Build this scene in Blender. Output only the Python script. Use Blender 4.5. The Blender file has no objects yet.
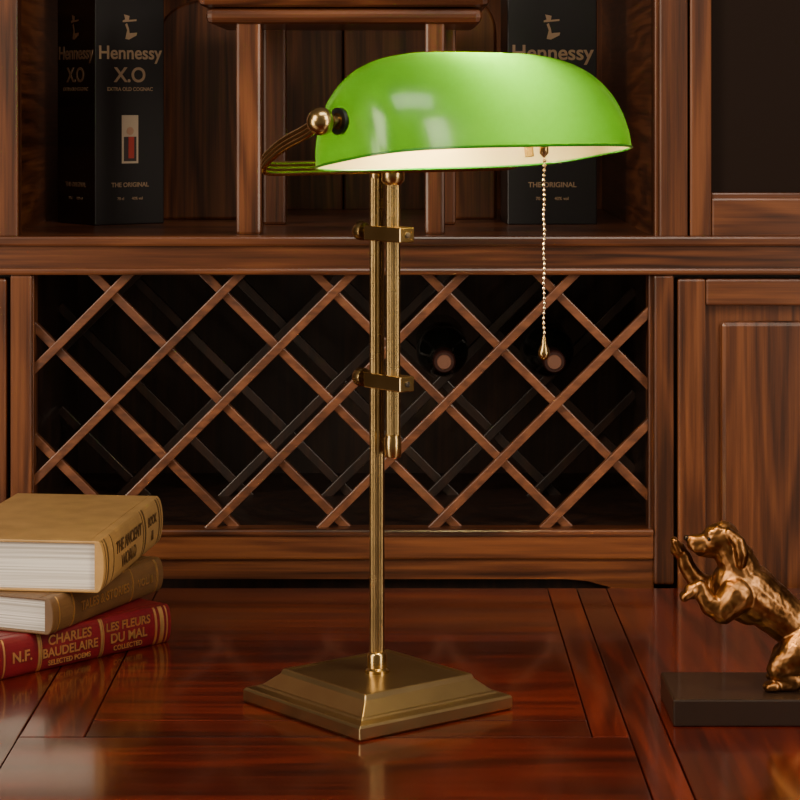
import bpy, bmesh, math, random
from mathutils import Vector, Matrix
random.seed(4)
S=bpy.context.scene
COL=S.collection
# ------------------------------------------------------------------ materials
def newmat(name):
    m=bpy.data.materials.new(name); m.use_nodes=True
    nt=m.node_tree; b=nt.nodes['Principled BSDF']
    return m,nt,b
def simple(name,col,rough=.5,metal=0,coat=0,emis=None,es=0):
    m,nt,b=newmat(name)
    b.inputs['Base Color'].default_value=(*col,1); b.inputs['Roughness'].default_value=rough
    b.inputs['Metallic'].default_value=metal; b.inputs['Coat Weight'].default_value=coat
    if emis: b.inputs['Emission Color'].default_value=(*emis,1); b.inputs['Emission Strength'].default_value=es
    return m
def wood(name,dark,mid,light,axis=0,fine=38.,rough=.35,coat=0.3,bump=.15,stretch=.06,rings=.24,coatr=.12):
    m,nt,b=newmat(name); N=nt.nodes; L=nt.links
    tc=N.new('ShaderNodeTexCoord'); oi=N.new('ShaderNodeObjectInfo')
    mul=N.new('ShaderNodeMath'); mul.operation='MULTIPLY'; mul.inputs[1].default_value=7.3
    L.new(oi.outputs['Random'],mul.inputs[0])
    add=N.new('ShaderNodeVectorMath'); add.operation='ADD'
    L.new(tc.outputs['Object'],add.inputs[0]); L.new(mul.outputs[0],add.inputs[1])
    mp=N.new('ShaderNodeMapping'); sc=[1,1,1]; sc[axis]=stretch*1.6
    mp.inputs['Scale'].default_value=sc; L.new(add.outputs[0],mp.inputs[0])
    n1=N.new('ShaderNodeTexNoise'); n1.inputs['Scale'].default_value=fine*.30; n1.inputs['Detail'].default_value=3; n1.inputs['Distortion'].default_value=.6
    L.new(mp.outputs[0],n1.inputs['Vector'])
    w=N.new('ShaderNodeMath'); w.operation='MULTIPLY'; w.inputs[1].default_value=46; L.new(n1.outputs['Fac'],w.inputs[0])
    sn=N.new('ShaderNodeMath'); sn.operation='SINE'; L.new(w.outputs[0],sn.inputs[0])
    h=N.new('ShaderNodeMath'); h.operation='MULTIPLY_ADD'; h.inputs[1].default_value=.5; h.inputs[2].default_value=.5; L.new(sn.outputs[0],h.inputs[0])
    mp2=N.new('ShaderNodeMapping'); sc=[1,1,1]; sc[axis]=stretch*.4
    mp2.inputs['Scale'].default_value=sc; L.new(add.outputs[0],mp2.inputs[0])
    n2=N.new('ShaderNodeTexNoise'); n2.inputs['Scale'].default_value=fine*5; n2.inputs['Detail'].default_value=6; n2.inputs['Roughness'].default_value=.6
    L.new(mp2.outputs[0],n2.inputs['Vector'])
    n3=N.new('ShaderNodeTexNoise'); n3.inputs['Scale'].default_value=5; n3.inputs['Detail'].default_value=3
    L.new(mp.outputs[0],n3.inputs['Vector'])
    m1=N.new('ShaderNodeMix'); m1.inputs[0].default_value=1-rings; L.new(h.outputs[0],m1.inputs[2]); L.new(n2.outputs['Fac'],m1.inputs[3])
    m2=N.new('ShaderNodeMix'); m2.inputs[0].default_value=.40; L.new(m1.outputs[0],m2.inputs[2]); L.new(n3.outputs['Fac'],m2.inputs[3])
    r=N.new('ShaderNodeValToRGB'); e=r.color_ramp.elements
    e[0].position=.34; e[0].color=(*dark,1); e[1].position=.66; e[1].color=(*light,1)
    k=e.new(.5); k.color=(*mid,1)
    L.new(m2.outputs[0],r.inputs[0]); L.new(r.outputs[0],b.inputs['Base Color'])
    b.inputs['Roughness'].default_value=rough; b.inputs['Coat Weight'].default_value=coat; b.inputs['Coat Roughness'].default_value=coatr
    bp=N.new('ShaderNodeBump'); bp.inputs['Strength'].default_value=bump; bp.inputs['Distance'].default_value=.0006
    L.new(n2.outputs['Fac'],bp.inputs['Height']); L.new(bp.outputs[0],b.inputs['Normal'])
    return m
def metal(name,c1,c2,r0,r1,scale=30,axis=None):
    m,nt,b=newmat(name); N=nt.nodes; L=nt.links
    tc=N.new('ShaderNodeTexCoord'); mp=N.new('ShaderNodeMapping'); s=[1,1,1]
    if axis is not None: s=[8,8,8]; s[axis]=.4
    mp.inputs['Scale'].default_value=s
    L.new(tc.outputs['Object'],mp.inputs[0])
    n=N.new('ShaderNodeTexNoise'); n.inputs['Scale'].default_value=scale; n.inputs['Detail'].default_value=2
    L.new(mp.outputs[0],n.inputs['Vector'])
    r=N.new('ShaderNodeValToRGB'); e=r.color_ramp.elements; e[0].position=.35; e[0].color=(*c1,1); e[1].position=.65; e[1].color=(*c2,1)
    L.new(n.outputs['Fac'],r.inputs[0]); L.new(r.outputs[0],b.inputs['Base Color'])
    mr=N.new('ShaderNodeMapRange'); mr.inputs['To Min'].default_value=r0; mr.inputs['To Max'].default_value=r1
    L.new(n.outputs['Fac'],mr.inputs[0]); L.new(mr.outputs[0],b.inputs['Roughness'])
    b.inputs['Metallic'].default_value=1
    return m
CD,CM,CL=(.027,.0074,.0028),(.100,.0290,.0098),(.200,.065,.021)
W_X=wood('cabinet_wood_x',CD,CM,CL,0); W_Z=wood('cabinet_wood_z',CD,CM,CL,2); W_Y=wood('cabinet_wood_y',CD,CM,CL,1)
W_LAT=wood('lattice_wood',(.065,.020,.0075),(.145,.047,.0185),(.22,.077,.031),0,rough=.45,stretch=.5)
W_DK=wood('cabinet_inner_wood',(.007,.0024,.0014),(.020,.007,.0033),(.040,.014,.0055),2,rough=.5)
DD,DM,DL=(.013,.0010,.0005),(.050,.0041,.0015),(.125,.0122,.0040)
D_X=wood('desk_wood_x',DD,DM,DL,0,fine=26,rough=.26,coat=.7,bump=.03,rings=.20,coatr=.11)
D_Y=wood('desk_wood_y',DD,DM,DL,1,fine=26,rough=.26,coat=.7,bump=.03,rings=.20,coatr=.11)
BLK=simple('dark_gap',(.006,.002,.002),.6)
BRASS=metal('antique_brass',(.45,.31,.125),(.53,.37,.16),.21,.27,20)
BRASS_D=metal('antique_brass_aged',(.30,.21,.09),(.37,.26,.115),.24,.30,25)
BRUSH=metal('satin_brass_base',(.48,.35,.18),(.51,.375,.19),.27,.30,30)
BRONZE=metal('statue_bronze',(.16,.070,.024),(.36,.175,.065),.28,.44,60)
GOLD=simple('gold_foil',(.75,.5,.2),.35,.9)
PLINTH=simple('plinth_lacquer',(.018,.009,.006),.35,0,.2)
# ------------------------------------------------------------------ helpers
def group(name,loc=(0,0,0)):
    e=bpy.data.objects.new(name,None); e.empty_display_size=.05; e.location=loc; COL.objects.link(e); return e
def link(ob,parent=None,mat=None,smooth=False):
    COL.objects.link(ob)
    if mat is not None:
        ob.data.materials.append(mat)
    if parent is not None:
        ob.parent=parent; ob.matrix_parent_inverse=Matrix.Translation(parent.location).inverted()
    if smooth and ob.type=='MESH':
        for p in ob.data.polygons: p.use_smooth=True
    return ob
def mesh_ob(name,bm,parent=None,mat=None,smooth=False,bevel=0,seg=2):
    bmesh.ops.recalc_face_normals(bm,faces=bm.faces)
    me=bpy.data.meshes.new(name); bm.to_mesh(me); bm.free()
    ob=bpy.data.objects.new(name,me); link(ob,parent,mat,smooth)
    if bevel:
        md=ob.modifiers.new('b','BEVEL'); md.width=bevel; md.segments=seg; md.limit_method='ANGLE'; md.angle_limit=math.radians(40)
    return ob
def bm_box(bm,x0,x1,y0,y1,z0,z1,M=None):
    vs=[bm.verts.new((x,y,z)) for x in(x0,x1) for y in(y0,y1) for z in(z0,z1)]
    for f in((0,1,3,2),(4,6,7,5),(0,4,5,1),(2,3,7,6),(0,2,6,4),(1,5,7,3)): bm.faces.new([vs[i] for i in f])
    if M is not None:
        for v in vs: v.co=M@v.co
def box(name,x0,x1,y0,y1,z0,z1,mat,parent=None,bevel=0,M=None):
    bm=bmesh.new(); bm_box(bm,x0,x1,y0,y1,z0,z1,M); return mesh_ob(name,bm,parent,mat,False,bevel)
def bm_lathe(bm,prof,M=Matrix(),n=40,flute=0,amp=0):
    rings=[]
    for r,z in prof:
        rings.append([bm.verts.new(M@Vector((r*(1+amp*math.cos(flute*2*math.pi*i/n))*math.cos(2*math.pi*i/n),r*(1+amp*math.cos(flute*2*math.pi*i/n))*math.sin(2*math.pi*i/n),z))) for i in range(n)])
    for a,b in zip(rings,rings[1:]):
        for i in range(n): bm.faces.new((a[i],a[(i+1)%n],b[(i+1)%n],b[i]))
    bm.faces.new(rings[0]); bm.faces.new(rings[-1])
def lathe(name,prof,M,mat,parent,n=40,flute=0,amp=0,smooth=True):
    bm=bmesh.new(); bm_lathe(bm,prof,M,n,flute,amp); ob=mesh_ob(name,bm,parent,mat,smooth)
    if smooth:
        md=ob.modifiers.new('e','EDGE_SPLIT'); md.split_angle=math.radians(45)
    return ob
def axisM(p,d):
    d=Vector(d).normalized(); return Matrix.Translation(Vector(p))@d.to_track_quat('Z','Y').to_matrix().to_4x4()
def tube(name,pts,r,mat,parent,smoothcurve=True,res=8):
    cu=bpy.data.curves.new(name,'CURVE'); cu.dimensions='3D'; cu.bevel_depth=r; cu.bevel_resolution=5; cu.use_fill_caps=True
    sp=cu.splines.new('NURBS' if smoothcurve else 'POLY'); sp.points.add(len(pts)-1)
    for q,p in zip(sp.points,pts): q.co=(*p,1)
    if smoothcurve: sp.order_u=3; sp.use_endpoint_u=True; sp.resolution_u=res
    ob=bpy.data.objects.new(name,cu); return link(ob,parent,mat)
def text(name,s,size,M,mat,parent,ext=.0002):
    cu=bpy.data.curves.new(name,'FONT'); cu.body=s; cu.size=size; cu.align_x='CENTER'; cu.align_y='CENTER'; cu.extrude=ext
    ob=bpy.data.objects.new(name,cu); COL.objects.link(ob); cu.materials.append(mat)
    ob.parent=parent; ob.matrix_parent_inverse=Matrix.Translation(parent.location).inverted(); ob.matrix_basis=M
    return ob
def frame(o,x,y,z):
    M=Matrix.Identity(4)
    for i,v in enumerate((x,y,z,o)):
        for j in range(3): M[j][i]=v[j]
    return M
# ------------------------------------------------------------------ camera
CH=.606
cam=bpy.data.cameras.new('camera'); co=bpy.data.objects.new('camera',cam); COL.objects.link(co)
co.location=(0,0,CH); co.rotation_euler=(math.pi/2,0,0)
cam.sensor_width=36; cam.lens=2360/800*36; cam.shift_y=-.375; cam.clip_start=.05
S.camera=co
# ------------------------------------------------------------------ room
ROOMW=simple('plaster_wall',(.10,.06,.04),.8)
box('wall_back',-2.6,2.6,3.95,4.05,-.75,1.95,ROOMW)
box('wall_left',-2.7,-2.6,-1.5,4.05,-.75,1.95,ROOMW)
box('wall_right',2.6,2.7,-1.5,4.05,-.75,1.95,ROOMW)
box('floor',-2.7,2.7,-1.5,4.05,-.80,-.75,wood('floor_wood',CD,CM,CL,0,fine=12))
# ------------------------------------------------------------------ desk
dk=group('desk',(0,2.1,-.75))
def dboard(n,x0,x1,y0,y1,m): box(n,x0+.0006,x1-.0006,y0+.0006,y1-.0006,-.022,0,m,dk,.0011)
YB=2.93; YF=1.25
dboard('board_1',-.300,.183,2.305,YB,D_X)
dboard('board_2',-.300,.183,2.245,2.305,D_X)
dboard('board_3',-.363,-.300,2.245,YB,D_Y)
dboard('board_4',.183,.219,2.245,YB,D_Y)
dboard('board_5',.219,.256,YF,YB,D_Y)
dboard('board_6',-.363,.219,YF,2.245,D_X)
dboard('board_7',-.420,-.363,YF,YB,D_Y)
dboard('board_8',-1.1,-.420,YF,YB,D_Y)
dboard('board_9',.256,.70,YF,YB,D_Y)
dboard('board_10',.70,1.1,YF,YB,D_Y)
box('core',-1.099,1.099,YF+.001,YB-.001,-.05,-.0215,BLK,dk)
box('apron',-1.02,1.02,YF+.05,YF+.08,-.17,-.05,W_X,dk,.002)
for i,(x,y) in enumerate(((-1.02,YF+.06),(.96,YF+.06),(-1.02,YB-.12),(.96,YB-.12))):
    box('leg_%d'%(i+1),x,x+.06,y,y+.06,-.75,-.05,W_Z,dk,.003)
# ------------------------------------------------------------------ cabinet (front plane FY)
FY=2.96; K=FY/2360
def X(p): return (p-400)*K
def Z(p): return CH-(p-100)*K
cb=group('display_cabinet',(0,FY,-.75))
def cbox(n,xa,xb,za,zb,y0,y1,m,bv=.002): return box(n,X(xa),X(xb),y0,y1,Z(zb),Z(za),m,cb,bv)
zt=-260
cbox('mid_rail',-420,1220,243,272,FY,FY+.03,W_X)
cbox('mid_rail_lip',-420,1220,236,246,FY-.008,FY+.03,W_X,.003)
cbox('mid_rail_bead',-420,1220,268,275,FY-.004,FY+.03,W_X,.003)
box('shelf',-.515,.345,FY+.03,3.74,Z(246),Z(238),W_X,cb)
cbox('stile_left',10,32,275,585,FY,FY+.03,W_Z,.003)
cbox('stile_left_inner',26,33,275,532,FY+.008,FY+.04,W_Z)
cbox('stile_right',654,674,275,585,FY,FY+.03,W_Z,.003)
cbox('stile_right_inner',649,656,275,532,FY+.008,FY+.04,W_Z)
cbox('bottom_rail',32,654,532,560,FY,FY+.03,W_X,.003)
cbox('bottom_rail_bead',32,654,529,536,FY-.004,FY+.03,W_X,.003)
bm=bmesh.new(); pts=[]
for i in range(25):
    t=i/24; xx=80+t*530; e=min(t,1-t)
    pts.append((X(xx),Z(588-8*min(1,e/.07)**.6)))
top=[(X(32),Z(559)),(X(654),Z(559))]; poly=[top[0],(X(32),Z(640)),(X(80),Z(640))]+pts+[(X(610),Z(640)),(X(654),Z(640)),top[1]]
f=[bm.verts.new((x,FY+.006,z)) for x,z in poly]; bk=[bm.verts.new((x,FY+.028,z)) for x,z in poly]
bm.faces.new(f); bm.faces.new(bk)
for i in range(len(f)): j=(i+1)%len(f); bm.faces.new((f[i],f[j],bk[j],bk[i]))
mesh_ob('arched_apron',bm,cb,W_X)
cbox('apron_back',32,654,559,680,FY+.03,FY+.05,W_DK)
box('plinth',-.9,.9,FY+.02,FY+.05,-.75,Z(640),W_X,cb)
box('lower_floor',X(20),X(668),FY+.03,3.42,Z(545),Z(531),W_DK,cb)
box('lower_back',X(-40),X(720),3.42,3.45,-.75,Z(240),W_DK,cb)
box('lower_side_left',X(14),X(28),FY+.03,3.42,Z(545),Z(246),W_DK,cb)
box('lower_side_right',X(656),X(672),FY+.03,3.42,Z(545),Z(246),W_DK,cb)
def lattice(name,yy,xr,zr,px,pz,p,w,d,mat,slope=1.0):
    bm=bmesh.new(); x0,x1=xr; z0,z1=zr
    for si,s in enumerate((slope,-slope)):
        for k in range(-12,13):
            c=pz-s*(px+k*p)
            P=[]
            for xx in(x0,x1):
                zz=s*xx+c
                if z0<=zz<=z1: P.append((xx,zz))
            for zz in(z0,z1):
                xx=(zz-c)/s
                if x0<xx<x1: P.append((xx,zz))
            if len(P)<2: continue
            a,b=Vector((P[0][0],0,P[0][1])),Vector((P[1][0],0,P[1][1]))
            if (b-a).length<.02: continue
            u=(b-a).normalized(); v=Vector((-u.z,0,u.x)); L=(b-a).length
            M=frame(a+Vector((0,yy+si*d*.85,0)),u,Vector((0,1,0)),v)
            bm_box(bm,-.004,L+.004,0,d,-w/2,w/2,M)
    return mesh_ob(name,bm,cb,mat,False,.0012)
PER=112*K
lattice('lattice_front',FY+.012,(X(31),X(652)),(Z(532),Z(274)),X(221),Z(518),PER,.0110,.012,W_LAT)
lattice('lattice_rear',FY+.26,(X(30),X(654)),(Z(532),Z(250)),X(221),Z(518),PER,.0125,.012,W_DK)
cbox('door_right_stile',678,706,279,900,FY+.002,FY+.028,W_Z,.003)
cbox('door_right_top_rail',706,830,279,306,FY+.002,FY+.028,W_X,.003)
cbox('door_right_panel',700,840,300,900,FY+.018,FY+.03,W_Z)
cbox('door_right_raised_panel',722,822,322,880,FY+.008,FY+.02,W_Z,.006)
cbox('door_right_outer_stile',830,858,279,900,FY+.002,FY+.028,W_Z,.003)
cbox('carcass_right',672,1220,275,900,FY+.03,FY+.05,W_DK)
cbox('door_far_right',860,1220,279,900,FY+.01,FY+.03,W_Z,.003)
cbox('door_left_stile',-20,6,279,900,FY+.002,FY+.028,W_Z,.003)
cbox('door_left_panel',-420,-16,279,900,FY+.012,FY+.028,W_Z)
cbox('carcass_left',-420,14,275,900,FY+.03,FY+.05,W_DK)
cbox('upper_stile_right',659,688,zt,238,FY,FY+.03,W_Z,.003)
cbox('upper_stile_right_bead',655,661,zt,238,FY+.006,FY+.04,W_Z)
cbox('upper_door_stile',690,712,zt,238,FY+.003,FY+.028,W_Z,.003)
cbox('upper_door_rail',712,860,198,238,FY+.003,FY+.028,W_X,.003)
cbox('upper_door_bead',712,860,193,200,FY+.008,FY+.028,W_X,.002)
smk=simple('smoked_panel',(.012,.0055,.0035),.7,0,0); smk.node_tree.nodes['Principled BSDF'].inputs['Specular IOR Level'].default_value=.12
cbox('upper_door_panel',708,870,zt,200,FY+.020,FY+.03,smk)
cbox('upper_door_outer',860,1220,zt,238,FY+.003,FY+.028,W_Z,.003)
cbox('upper_stile_left',-20,18,zt,238,FY,FY+.03,W_Z,.003)
cbox('upper_left_panel',-420,-20,zt,238,FY+.01,FY+.03,W_Z)
box('upper_side_left',-.530,-.505,FY+.03,3.74,Z(240),Z(zt),W_Y,cb)
box('upper_side_right',X(655),X(655)+.02,FY+.03,3.74,Z(240),Z(zt),W_Y,cb)
for i in range(6):
    x0=-.53+i*.147; box('upper_back_%d'%(i+1),x0,x0+.145,3.74,3.76,Z(240),Z(zt),W_Z,cb,.003)
box('top',-.9,.9,FY,3.78,Z(zt),Z(zt)+.04,W_X,cb,.003)
box('outer_side_left',X(-420),X(-420)+.02,FY+.03,3.78,-.75,Z(zt),W_Y,cb)
box('outer_side_right',X(1220)-.02,X(1220),FY+.03,3.78,-.75,Z(zt),W_Y,cb)
# ------------------------------------------------------------------ small display stand on shelf
ZS=Z(238)
st=group('wooden_display_stand',(-.06,3.05,ZS))
KS=3.02/2360
def XS(p): return (p-400)*KS
def ZZ(p): return CH-(p-100)*KS
for i,(a,b) in enumerate(((236,261),(425,445))):
    box('post_%d'%(i+1),XS(a),XS(b),3.02,3.05,ZS,ZZ(18),W_Z,st,.004)
    box('rear_post_%d'%(i+1),XS(a)+.02,XS(b)+.02,3.27,3.30,ZS,ZZ(18),W_Z,st,.004)
box('cross_rail',XS(206),XS(482),3.012,3.31,ZZ(24),ZZ(8),W_X,st,.008)
box('top_board',XS(198),XS(490),3.0,3.32,ZZ(8)+.001,ZZ(-14),W_X,st,.010)
for s,(xa,xb) in enumerate(((-.350,-.225),(.075,.140))):
    bm=bmesh.new(); n=16; cx=(xa+xb)/2; hw=(xb-xa)/2
    prof=[(xa,ZS),(xb,ZS)]+[(cx+hw*math.cos(math.pi*i/n),.70+.05*math.sin(math.pi*i/n)) for i in range(n+1)]
    f=[bm.verts.new((x,3.42,z)) for x,z in prof]; k=[bm.verts.new((x,3.45,z)) for x,z in prof]
    bm.faces.new(f); bm.faces.new(k)
    for i in range(len(f)): j=(i+1)%len(f); bm.faces.new((f[i],f[j],k[j],k[i]))
    mesh_ob('side_panel_%d'%(s+1),bm,st,W_Z,False,.004)
# ------------------------------------------------------------------ gift boxes
CARD=simple('black_card',(.007,.006,.007),.38,0,.15); FOIL=simple('copper_foil_print',(.36,.24,.15),.4,.4)
CREAM=simple('portrait_cream',(.55,.42,.30),.6); REDP=simple('portrait_red',(.45,.04,.03),.6); DKP=simple('portrait_dark',(.05,.03,.03),.6)
def giftbox(cx,cy,w,d,h,phi,faces):
    g=group('cognac_gift_box',(cx,cy,ZS)); R=Matrix.Translation((cx,cy,ZS))@Matrix.Rotation(phi,4,'Z')
    box('carton',-w/2,w/2,-d/2,d/2,0,h,CARD,g,.0015,R)
    for fi in faces:
        F=R@Matrix.Rotation(-math.pi/2*fi,4,'Z'); dd=(d if fi==0 else w)/2+.0006; ww=w if fi==0 else d
        def T(n,s,sz,z):
            o=text(n,s,sz,F@frame(Vector((0,-dd,z)),Vector((1,0,0)),Vector((0,0,1)),Vector((0,-1,0))),FOIL,g,.0003); o.data.offset=sz*.018
        T('label_name','Hennessy',ww*.235,.238); T('label_grade','X.O' ,ww*.26,.207)
        T('label_small','EXTRA OLD COGNAC',ww*.065,.188); T('label_foot','THE ORIGINAL',ww*.08,.055); T('label_foot_2','70 cl        40% vol',ww*.05,.036)
        for nm,poly in (('emblem_arm',[(-.008,.258),(-.002,.257),(.010,.263),(.011,.267),(-.001,.266),(-.002,.272),(-.005,.280),(-.008,.278),(-.005,.270)]),
                        ('emblem_axe',[(-.012,.281),(.010,.283),(.010,.2855),(-.002,.2845),(-.001,.290),(-.010,.292),(-.008,.285),(-.012,.2835)])):
            bm=bmesh.new(); vf=[bm.verts.new(F@Vector((x,-dd-.0004,z))) for x,z in poly]; bm.faces.new(vf); mesh_ob(nm,bm,g,FOIL)
    F=R; dd=d/2
    box('portrait_panel',-.013,.013,-dd-.0006,-dd,.085,.152,CREAM,g,0,F)
    box('portrait_coat',-.010,.010,-dd-.0010,-dd-.0005,.088,.122,DKP,g,.0002,F)
    box('portrait_sash',-.003,.006,-dd-.0014,-dd-.0009,.092,.122,REDP,g,.0002,F)
    lathe('portrait_head',[(.0001,0),(.0055,0),(.0055,.0005),(.0001,.0006)],F@axisM((0,-dd-.0006,.130),(0,-1,0)),simple('skin_print',(.5,.28,.18),.6),g,20)
    return g
giftbox(-.408,3.327,.11,.11,.40,math.radians(36),(0,1))
giftbox(.209,3.33,.125,.10,.40,math.radians(3),(0,))
# ------------------------------------------------------------------ wine bottles
GL=simple('bottle_glass',(.004,.005,.004),.12,0,.4); CAP=simple('bottle_cork_end',(.15,.065,.04),.45,.1); CAPR=simple('bottle_foil',(.030,.009,.007),.4,.2)
def bottle(xp,zc,dep=.05):
    x=X(xp); r=.0345; g=group('wine_bottle',(x,FY+.3,zc-r))
    M=axisM((x,FY+dep,zc),(0,1,0))
    lathe('glass',[(.011,.004),(.0135,.012),(.0135,.075),(.018,.09),(.030,.115),(r,.135),(r,.29),(.031,.297),(.004,.290)],M,GL,g,40)
    lathe('foil',[(.0125,0),(.0145,.002),(.0145,.010),(.0142,.012),(.0142,.05),(.0138,.051)],M,CAPR,g,40)
    lathe('cork_end',[(.0085,-.0012),(.0095,0),(.0095,.002)],M,CAP,g,30)
zc=Z(406)+.034*1.45
for xp in (445,557): bottle(xp,zc)
# ------------------------------------------------------------------ banker's lamp
BC=Vector((-.023,2.36,0)); ang=math.radians(38.7)
A=Vector((math.cos(ang),math.sin(ang),0)); Nn=Vector((math.sin(ang),-math.cos(ang),0)); UP=Vector((0,0,1))
lp=group('bankers_lamp',BC)
SP=BC+Nn*.0256
bm=bmesh.new()
prof=[(.1325,.0),(.136,.002),(.136,.0125),(.1335,.0150),(.121,.0165),(.119,.0185),(.1165,.0185),(.098,.030),(.0955,.0345),(.0925,.0355),(.088,.034),(.001,.034)]
rings=[]
for r,z in prof:
    h=r/math.sqrt(2)
    rings.append([bm.verts.new(BC+A*(sx*h)+Nn*(sy*h)+UP*z) for sx,sy in((1,1),(-1,1),(-1,-1),(1,-1))])
for a,b in zip(rings,rings[1:]):
    for i in range(4): bm.faces.new((a[i],a[(i+1)%4],b[(i+1)%4],b[i]))
bm.faces.new(rings[0]); bm.faces.new(rings[-1])
mesh_ob('base',bm,lp,BRUSH,False,.0015,3)
lathe('foot_collar',[(.0125,.034),(.0125,.037),(.0098,.039),(.0098,.052),(.0088,.054),(.007,.055)],Matrix.Translation(BC),BRASS,lp)
lathe('fixed_pole',[(.0070,.05),(.0070,.535),(.003,.537)],Matrix.Translation(BC),BRASS_D,lp,96,10,.06)
lathe('fixed_pole_cap',[(.0072,.528),(.0076,.53),(.0076,.536),(.005,.54)],Matrix.Translation(BC),BRASS,lp)
lathe('sliding_pole',[(.0068,.262),(.0068,.54)],Matrix.Translation(SP),BRASS_D,lp,96,10,.06)
lathe('sliding_pole_ferrule',[(.0075,.252),(.0085,.254),(.0085,.270),(.0078,.272),(.0078,.274),(.006,.275)],Matrix.Translation(SP),BRASS,lp)
lathe('top_hub',[(.008,.522),(.0115,.526),(.0115,.534),(.016,.537),(.016,.547),(.012,.550)],Matrix.Translation(SP),BRASS,lp)
for i,zz in enumerate((.473,.326)):
    M=frame(BC+Nn*.019+UP*zz,Nn,A,UP)
    box('clamp_%d'%(i+1),-.0295,.0295,-.009,.009,-.0075,.0075,BRASS,lp,.0012,M)
    e=BC+Nn*.0485+UP*zz
    lathe('clamp_screw_%d'%(i+1),[(.0028,0),(.0028,.0012),(.0015,.0016)],axisM(e,Nn),BLK,lp,20)
    e=BC-Nn*.0105+UP*(zz+.001)
    lathe('thumb_screw_%d'%(i+1),[(.003,0),(.003,.008),(.0085,.009),(.0092,.011),(.0092,.018),(.0082,.020),(.002,.0205)],axisM(e,-Nn),BRASS_D,lp,48,16,.03)
# shade
RC=Vector((.0735,2.250,.5510)); tilt=math.radians(8.5)
Vv=(Nn*math.cos(tilt)+UP*math.sin(tilt)); Ww=(UP*math.cos(tilt)-Nn*math.sin(tilt))
sa,sb,sh=.160,.086,.101; n1=3.7; m1=1.95
def spt(q,ph):
    th=q*math.pi/2; cs=max(abs(math.cos(th)),1e-5)
    t=math.copysign(abs(math.sin(th))**(2/n1),th) if abs(th)>1e-9 else 0; s=cs**(2/n1)
    c,sn=math.cos(ph),math.sin(ph)
    v=sb*s*math.copysign(abs(c)**(2/m1),c); w=sh*s*abs(sn)**(2/m1)
    return RC+A*(sa*t)+Vv*v+Ww*w
qs=[]
for i in range(0,41):
    t=i/40*.86; qs.append(math.asin(t**(n1/2))*2/math.pi)
q0=qs[-1]
for i in range(1,41): qs.append(q0+(1-q0)*i/40)
qs=[-q for q in reversed(qs[1:])]+qs
bm=bmesh.new(); NV=64; g=[]
for q in qs: g.append([bm.verts.new(spt(q,math.pi*j/NV)) for j in range(NV+1)])
for i in range(len(qs)-1):
    for j in range(NV): bm.faces.new((g[i][j],g[i+1][j],g[i+1][j+1],g[i][j+1]))
me=bpy.data.meshes.new('shade'); 
bm.normal_update()
fc=min(bm.faces,key=lambda f:-f.calc_center_median().z)
if fc.normal.z<0: bmesh.ops.reverse_faces(bm,faces=bm.faces)
bm.to_mesh(me); bm.free()
m,nt,b=newmat('green_cased_glass'); N=nt.nodes; L=nt.links
geo=N.new('ShaderNodeNewGeometry'); mx=N.new('ShaderNodeMix'); mx.data_type='RGBA'
mx.inputs[6].default_value=(.001,.060,.004,1); mx.inputs[7].default_value=(.46,.41,.26,1)
L.new(geo.outputs['Backfacing'],mx.inputs[0]); L.new(mx.outputs[2],b.inputs['Base Color'])
b.inputs['Roughness'].default_value=.30; b.inputs['Coat Weight'].default_value=.6; b.inputs['Coat Roughness'].default_value=.13
tr=N.new('ShaderNodeBsdfTranslucent'); tr.inputs[0].default_value=(.052,.225,.0008,1)
ms=N.new('ShaderNodeMixShader'); ms.inputs[0].default_value=.26
L.new(b.outputs[0],ms.inputs[1]); L.new(tr.outputs[0],ms.inputs[2]); L.new(ms.outputs[0],N['Material Output'].inputs[0])
so=bpy.data.objects.new('shade',me); link(so,lp,m,True)
rim=[spt(q,0) for q in qs]+[spt(q,math.pi) for q in reversed(qs)]
tube('shade_rim',rim,.0012,simple('glass_rim',(.015,.16,.01),.2,0,.5),lp,False)
# bulb + socket
bc=RC+Ww*.068
lathe('bulb',[(.004,-.036),(.011,-.033),(.0135,-.027),(.0135,.037),(.011,.046),(.004,.050)],axisM(bc-A*.004,A),simple('bulb_glow',(1,.9,.7),.4,emis=(1,.74,.32),es=480),lp,24)
lathe('socket',[(.014,0),(.016,.003),(.016,.036),(.012,.042)],axisM(bc+A*.048,A),BRASS,lp,32)
lathe('socket_stem',[(.0045,-.068),(.0045,.0)],axisM(bc+A*.067,Ww),BRASS,lp,16)
def yoke(sgn,tag):
    B=RC+Ww*.036+A*(sgn*.182)
    base=SP+UP*.5405
    along=lambda d,f,z:base+A*(sgn*d)+Nn*f+UP*z
    path=[along(.0,0,0),along(.06,0,0),along(.118,0,.0),along(.142,.000,.0),along(.158,.001,.001),along(.164,.010,.007),along(.165,.024,.015),along(.168,.05,.026),B-UP*.008-Nn*.016,B-UP*.002-Nn*.006]
    for k in(-1,0,1):
        pts=[p+UP*(k*.0043) for p in path]
        tube('yoke_%s_rod_%d'%(tag,k+2),pts,.0029,BRASS,lp,True,12)
    lathe('yoke_%s_ball'%tag,[(.0004,-.0130)]+[(.0130*math.cos(a),.0130*math.sin(a)) for a in [math.radians(x) for x in range(-80,81,10)]]+[(.0004,.0130)],Matrix.Translation(B),BRASS,lp,32)
    lathe('yoke_%s_pivot'%tag,[(.0055,.010),(.0055,.018),(.010,.019),(.010,.024)],axisM(B,A*(-sgn)),BRASS_D,lp,24)
    lathe('yoke_%s_washer'%tag,[(.0125,.0185),(.0125,.0225),(.008,.0255)],axisM(B,A*(-sgn)),simple('rubber_washer',(.01,.01,.01),.4),lp,24)
yoke(-1,'left'); yoke(1,'right')
cp=RC+A*.086; bm=bmesh.new(); z=.585; i=0
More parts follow.
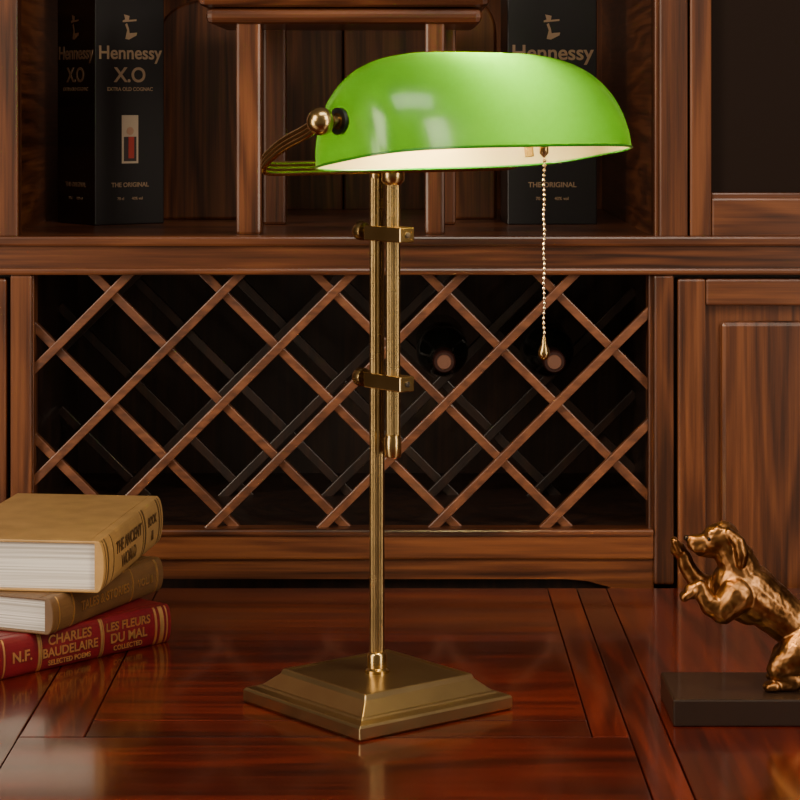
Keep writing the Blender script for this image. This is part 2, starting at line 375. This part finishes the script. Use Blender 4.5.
while z>.374:
    M=Matrix.Translation((cp.x+.0004*math.sin(i*.9),cp.y,z)); bmesh.ops.create_uvsphere(bm,u_segments=10,v_segments=8,radius=.0019,matrix=M)
    bm_lathe(bm,[(.0005,-.0050),(.0005,0)],M,6); z-=.0048; i+=1
mesh_ob('pull_chain',bm,lp,metal('chain_nickel',(.62,.50,.36),(.75,.62,.45),.2,.25),True)
lathe('pull_chain_bell',[(.0012,.376),(.0022,.372),(.0026,.368),(.0055,.361),(.0058,.358),(.0042,.354),(.001,.352)],Matrix.Translation((cp.x,cp.y,0)),BRASS,lp,24)
lathe('switch_nut',[(.002,.562),(.0045,.560),(.0045,.554),(.002,.551)],Matrix.Translation((cp.x,cp.y,0)),BRASS,lp,20)
# ------------------------------------------------------------------ books
def paper():
    m,nt,b=newmat('book_pages'); N=nt.nodes; L=nt.links
    tc=N.new('ShaderNodeTexCoord'); mp=N.new('ShaderNodeMapping'); mp.inputs['Scale'].default_value=(3,3,900)
    n=N.new('ShaderNodeTexNoise'); n.inputs['Scale'].default_value=1; n.inputs['Detail'].default_value=3
    L.new(tc.outputs['Object'],mp.inputs[0]); L.new(mp.outputs[0],n.inputs['Vector'])
    r=N.new('ShaderNodeValToRGB'); e=r.color_ramp.elements; e[0].position=.35; e[0].color=(.42,.38,.34,1); e[1].position=.6; e[1].color=(.80,.76,.72,1)
    L.new(n.outputs['Fac'],r.inputs[0]); L.new(r.outputs[0],b.inputs['Base Color']); b.inputs['Roughness'].default_value=.8
    return m
PAPER=paper()
def leather(name,c,rough=.45):
    m,nt,b=newmat(name); N=nt.nodes; L=nt.links
    tc=N.new('ShaderNodeTexCoord'); n=N.new('ShaderNodeTexNoise'); n.inputs['Scale'].default_value=35; n.inputs['Detail'].default_value=6
    L.new(tc.outputs['Object'],n.inputs['Vector'])
    r=N.new('ShaderNodeValToRGB'); e=r.color_ramp.elements; e[0].position=.3; e[0].color=tuple(x*.75 for x in c)+(1,); e[1].position=.7; e[1].color=(*c,1)
    L.new(n.outputs['Fac'],r.inputs[0]); L.new(r.outputs[0],b.inputs['Base Color']); b.inputs['Roughness'].default_value=rough
    v=N.new('ShaderNodeTexVoronoi'); v.inputs['Scale'].default_value=700; L.new(tc.outputs['Object'],v.inputs['Vector'])
    bp=N.new('ShaderNodeBump'); bp.inputs['Strength'].default_value=.25; bp.inputs['Distance'].default_value=.0004; L.new(v.outputs[0],bp.inputs['Height']); L.new(bp.outputs[0],b.inputs['Normal'])
    return m
def book(corner,angd,Ls,Wd,z0,T,mat,lines,bands,foil):
    a=math.radians(angd); s=Vector((math.cos(a),math.sin(a),0)); w=Vector((-math.sin(a),math.cos(a),0)); o=Vector((*corner,z0))
    g=group('book',o+s*Ls/2+w*Wd/2); t=.0028
    M=frame(o,s,w,UP)
    def arc(b,dz=0,n=14):
        return [(-b*math.sin(math.pi*i/n),T/2-(T/2+dz)*math.cos(math.pi*i/n)) for i in range(n+1)]
    out=[(Wd,0),(.006,0)]+arc(.0075)+[(.006,T),(Wd,T),(Wd,T-t),(.006,T-t),(.003,T-t),(.003,t),(.006,t),(Wd,t)]
    bm=bmesh.new()
    f=[bm.verts.new(M@Vector((0,y,z))) for y,z in out]; k=[bm.verts.new(M@Vector((Ls,y,z))) for y,z in out]
    bm.faces.new(f); bm.faces.new(k)
    for i in range(len(f)): j=(i+1)%len(f); bm.faces.new((f[i],f[j],k[j],k[i]))
    mesh_ob('cover',bm,g,mat,False,.0008)
    box('pages',.004,Ls-.004,.0028,Wd-.004,t,T-t,PAPER,g,0,M)
    box('hinge_line',.001,Ls-.001,.009,.0105,T-.0002,T+.0004,mat,g,0,M)
    for bi,(p,wd,gold,rs) in enumerate(bands):
        oo=arc(.0075+rs); bm=bmesh.new()
        f=[bm.verts.new(M@Vector((p*Ls,y,z))) for y,z in oo[1:-1]]; k=[bm.verts.new(M@Vector((p*Ls+wd,y,z))) for y,z in oo[1:-1]]
        for i in range(len(f)-1): bm.faces.new((f[i],f[i+1],k[i+1],k[i]))
        bm.faces.new(f); bm.faces.new(k)
        mesh_ob('spine_band_%d'%(bi+1),bm,g,foil if gold else mat)
    for li,(p,zz,txt,sz) in enumerate(lines):
        c=T*zz; yy=-.0075*math.sqrt(max(0,1-((c-T/2)/(T/2))**2))-.0006
        o2=text('spine_text_%d'%(li+1),txt,sz,M@frame(Vector((p*Ls,yy,c)),Vector((1,0,0)),Vector((0,0,1)),Vector((0,-1,0))),foil,g); o2.data.offset=sz*.02
    return g
DKGOLD=simple('dark_foil',(.09,.045,.014),.5)
TAN=leather('tan_leather',(.48,.28,.10)); BRN=leather('brown_leather',(.14,.068,.026)); RED=leather('burgundy_leather',(.15,.006,.014),.3)
book((-.4236,2.460),48,.243,.165,0,.0425,RED,[(.40,.74,'CHARLES',.0145),(.40,.44,'BAUDELAIRE',.0135),(.40,.18,'SELECTED POEMS',.0075),(.74,.74,'LES FLEURS',.0130),(.74,.44,'DU MAL',.0145),(.74,.18,'COLLECTED',.0075),(.13,.5,'N.F.',.016)],
  [(.03,.002,1,.0004),(.22,.003,1,.0006),(.235,.0015,1,.0005),(.575,.003,1,.0006),(.59,.0015,1,.0005),(.90,.003,1,.0006),(.93,.006,1,.0006),(.97,.002,1,.0004)],GOLD)
book((-.3715,2.4835),67.6,.245,.165,.0429,.0385,BRN,[(.45,.5,'TALES & STORIES',.014),(.82,.5,'VOL. II',.012)],
  [(.05,.002,1,.0004),(.17,.003,1,.0006),(.70,.003,1,.0006),(.93,.004,1,.0006)],GOLD)
book((-.322,2.509),83.3,.290,.17,.0818,.055,TAN,[(.40,.66,'THE ANCIENT',.019),(.40,.32,'WORLD',.019),(.80,.66,'BOOK',.015),(.80,.34,'III',.015)],
  [(.03,.002,1,.0004),(.06,.004,1,.0006),(.15,.002,1,.0005),(.64,.002,1,.0005),(.67,.005,1,.0006),(.92,.004,1,.0006),(.96,.002,1,.0004)],DKGOLD)
# ------------------------------------------------------------------ dog statue
dg=group('bronze_dog_statue',(.38,2.335,0))
box('plinth',.264,.47,2.281,2.392,0.0002,.0265,PLINTH,dg,.002)
KD=2.335/2360
def J(px,py,dy=0): return Vector(((px-400)*KD,2.335+dy,CH-(py-100)*KD))
def cap(bm,p,r,q,s,n=18):
    d=(q-p); L=d.length
    if L<1e-6: return
    M=axisM(p,d); pr=[]
    for k in range(0,7): a=-math.pi/2+k*math.pi/12; pr.append((max(r*math.cos(a),1e-5),r*math.sin(a)))
    for k in range(0,7): a=k*math.pi/12; pr.append((max(s*math.cos(a),1e-5),L+s*math.sin(a)))
    bm_lathe(bm,pr,M,n)
def chain(bm,*pr):
    for (p,r),(q,s) in zip(pr,pr[1:]): cap(bm,p,r,q,s)
bm=bmesh.new()
chain(bm,(J(812,642),.0260),(J(792,624),.0225),(J(770,606),.0245),(J(748,590),.0280),(J(735,584),.0240))
chain(bm,(J(742,578),.0220),(J(736,560),.0195),(J(726,545),.0165))            # neck
chain(bm,(J(728,598,0),.0170),(J(750,608,0),.0170))                               # breast
chain(bm,(J(723,538),.0170),(J(717,539),.0155)); chain(bm,(J(714,541),.0125),(J(703,543),.0098),(J(695,543),.0085)) # skull+muzzle
chain(bm,(J(712,550),.0085),(J(700,551),.0055))                                  # jaw
chain(bm,(J(693,539),.0050),(J(689,539),.0036))                                  # nose
for s in(-1,1):
    chain(bm,(J(701,547,s*.005),.0060),(J(695,547,s*.0045),.0050))                 # flews
    chain(bm,(J(710,532,s*.008),.0042),(J(717,529,s*.009),.0048))                 # brow
    chain(bm,(J(728,531,s*.014),.0052),(J(736,538,s*.0190),.0062),(J(739,550,s*.0200),.0068),(J(738,560,s*.0195),.0045)) # ear
    f=0 if s<0 else 10
    chain(bm,(J(806,642,s*.013),.0235),(J(795+f,650,s*.018),.0205),(J(779+f,660,s*.021),.0140),(J(775+f,664,s*.021),.0115))
    chain(bm,(J(776+f,664,s*.021),.0115),(J(788+f,672,s*.021),.0082),(J(796+f,676,s*.021),.0068))
    zt_=.0265+.0058
    hock=J(796+f,676,s*.021); heel=Vector((hock.x-.005,hock.y,zt_+.001)); toe=Vector((hock.x-.024,hock.y,zt_))
    chain(bm,(hock,.0066),(heel,.0064),(toe,.0068))
    for q in(-1,0,1): cap(bm,toe+Vector((0,q*.0052,-.0003)),.0046,toe+Vector((-.0085+abs(q)*.002,q*.0058,-.0012)),.0042)
for s,e in((-1,((J(734,592,-.017),.0185),(J(720,605,-.022),.0140),(J(708,601,-.022),.0105),(J(701,591,-.021),.0085),(J(698,583,-.020),.0076))),
           (1,((J(732,588,.014),.017),(J(714,594,.018),.0135),(J(699,584,.019),.0100),(J(689,570,.019),.0082),(J(686,560,.019),.0076)))):
    chain(bm,*e); w=e[-1][0]
    dirp=Vector((-.75,0,-.55)) if s<0 else Vector((-.30,0,.9))
    dirp.normalize(); paw=w+dirp*.007+Vector((-.003,0,0))
    chain(bm,(w,.0072),(paw,.0080))
    for q in(-1,0,1): cap(bm,paw+Vector((0,q*.0050,0)),.0043,paw+dirp*.009+Vector((-.001,q*.0056,0)),.0040)
chain(bm,(J(832,630),.010),(J(848,628),.0075),(J(864,616),.006),(J(874,600),.0045),(J(876,588),.003))
dog=mesh_ob('dog_body',bm,dg,BRONZE,True)
md=dog.modifiers.new('r','REMESH'); md.mode='VOXEL'; md.voxel_size=.0011; md.use_smooth_shade=True
md=dog.modifiers.new('s','SMOOTH'); md.factor=.5; md.iterations=7
tx=bpy.data.textures.new('fur','CLOUDS'); tx.noise_scale=.007; tx.noise_depth=1
md=dog.modifiers.new('d','DISPLACE'); md.texture=tx; md.strength=.0013; md.mid_level=.5
EYE=simple('eye_patina',(.02,.012,.008),.2,.6)
for i,s in enumerate((-1,1)):
    c=J(708,537,s*.0112); lathe('eye_%d'%(i+1),[(.0001,-.002)]+[(.0024*math.cos(a),.0024*math.sin(a)) for a in (-1,-.5,0,.5,1)]+[(.0001,.0023)],Matrix.Translation(c),EYE,dg,16)
lathe('nose_tip',[(.0001,-.002)]+[(.0034*math.cos(a),.0030*math.sin(a)) for a in (-1,-.5,0,.5,1)]+[(.0001,.0026)],Matrix.Translation(J(687,538)),EYE,dg,16)
# ------------------------------------------------------------------ lights
def area(name,loc,target,size,power,col,sy=None):
    l=bpy.data.lights.new(name,'AREA'); l.energy=power; l.color=col; l.size=size
    if sy: l.shape='RECTANGLE'; l.size_y=sy
    o=bpy.data.objects.new(name,l); COL.objects.link(o); o.location=loc
    o.rotation_euler=(Vector(target)-Vector(loc)).to_track_quat('-Z','Y').to_euler()
area('softbox_left',(-1.7,.9,1.5),(0,2.6,.2),.9,40,(1,.84,.64),1.2)
area('softbox_right',(1.5,1.0,1.6),(0,2.6,.2),.7,27,(1,.86,.68),1.0)
area('strip_left',(-1.5,1.5,.35),(0,2.36,.25),.5,13,(1,.84,.64),1.0)  # added off-camera strip, brightens the brass base and gives the poles highlights
area('strip_right',(1.5,1.1,.35),(0,2.36,.25),.4,11,(1,.86,.68),1.0)  # unseen counterpart added on the right for reflections in the brass
area('softbox_top',(.25,1.75,1.6),(.08,2.25,.6),.9,8,(1,.92,.78),.35)
wd=bpy.data.worlds.new('world'); S.world=wd; wd.use_nodes=True
wd.node_tree.nodes['Background'].inputs[0].default_value=(1,.74,.50,1); wd.node_tree.nodes['Background'].inputs[1].default_value=.14
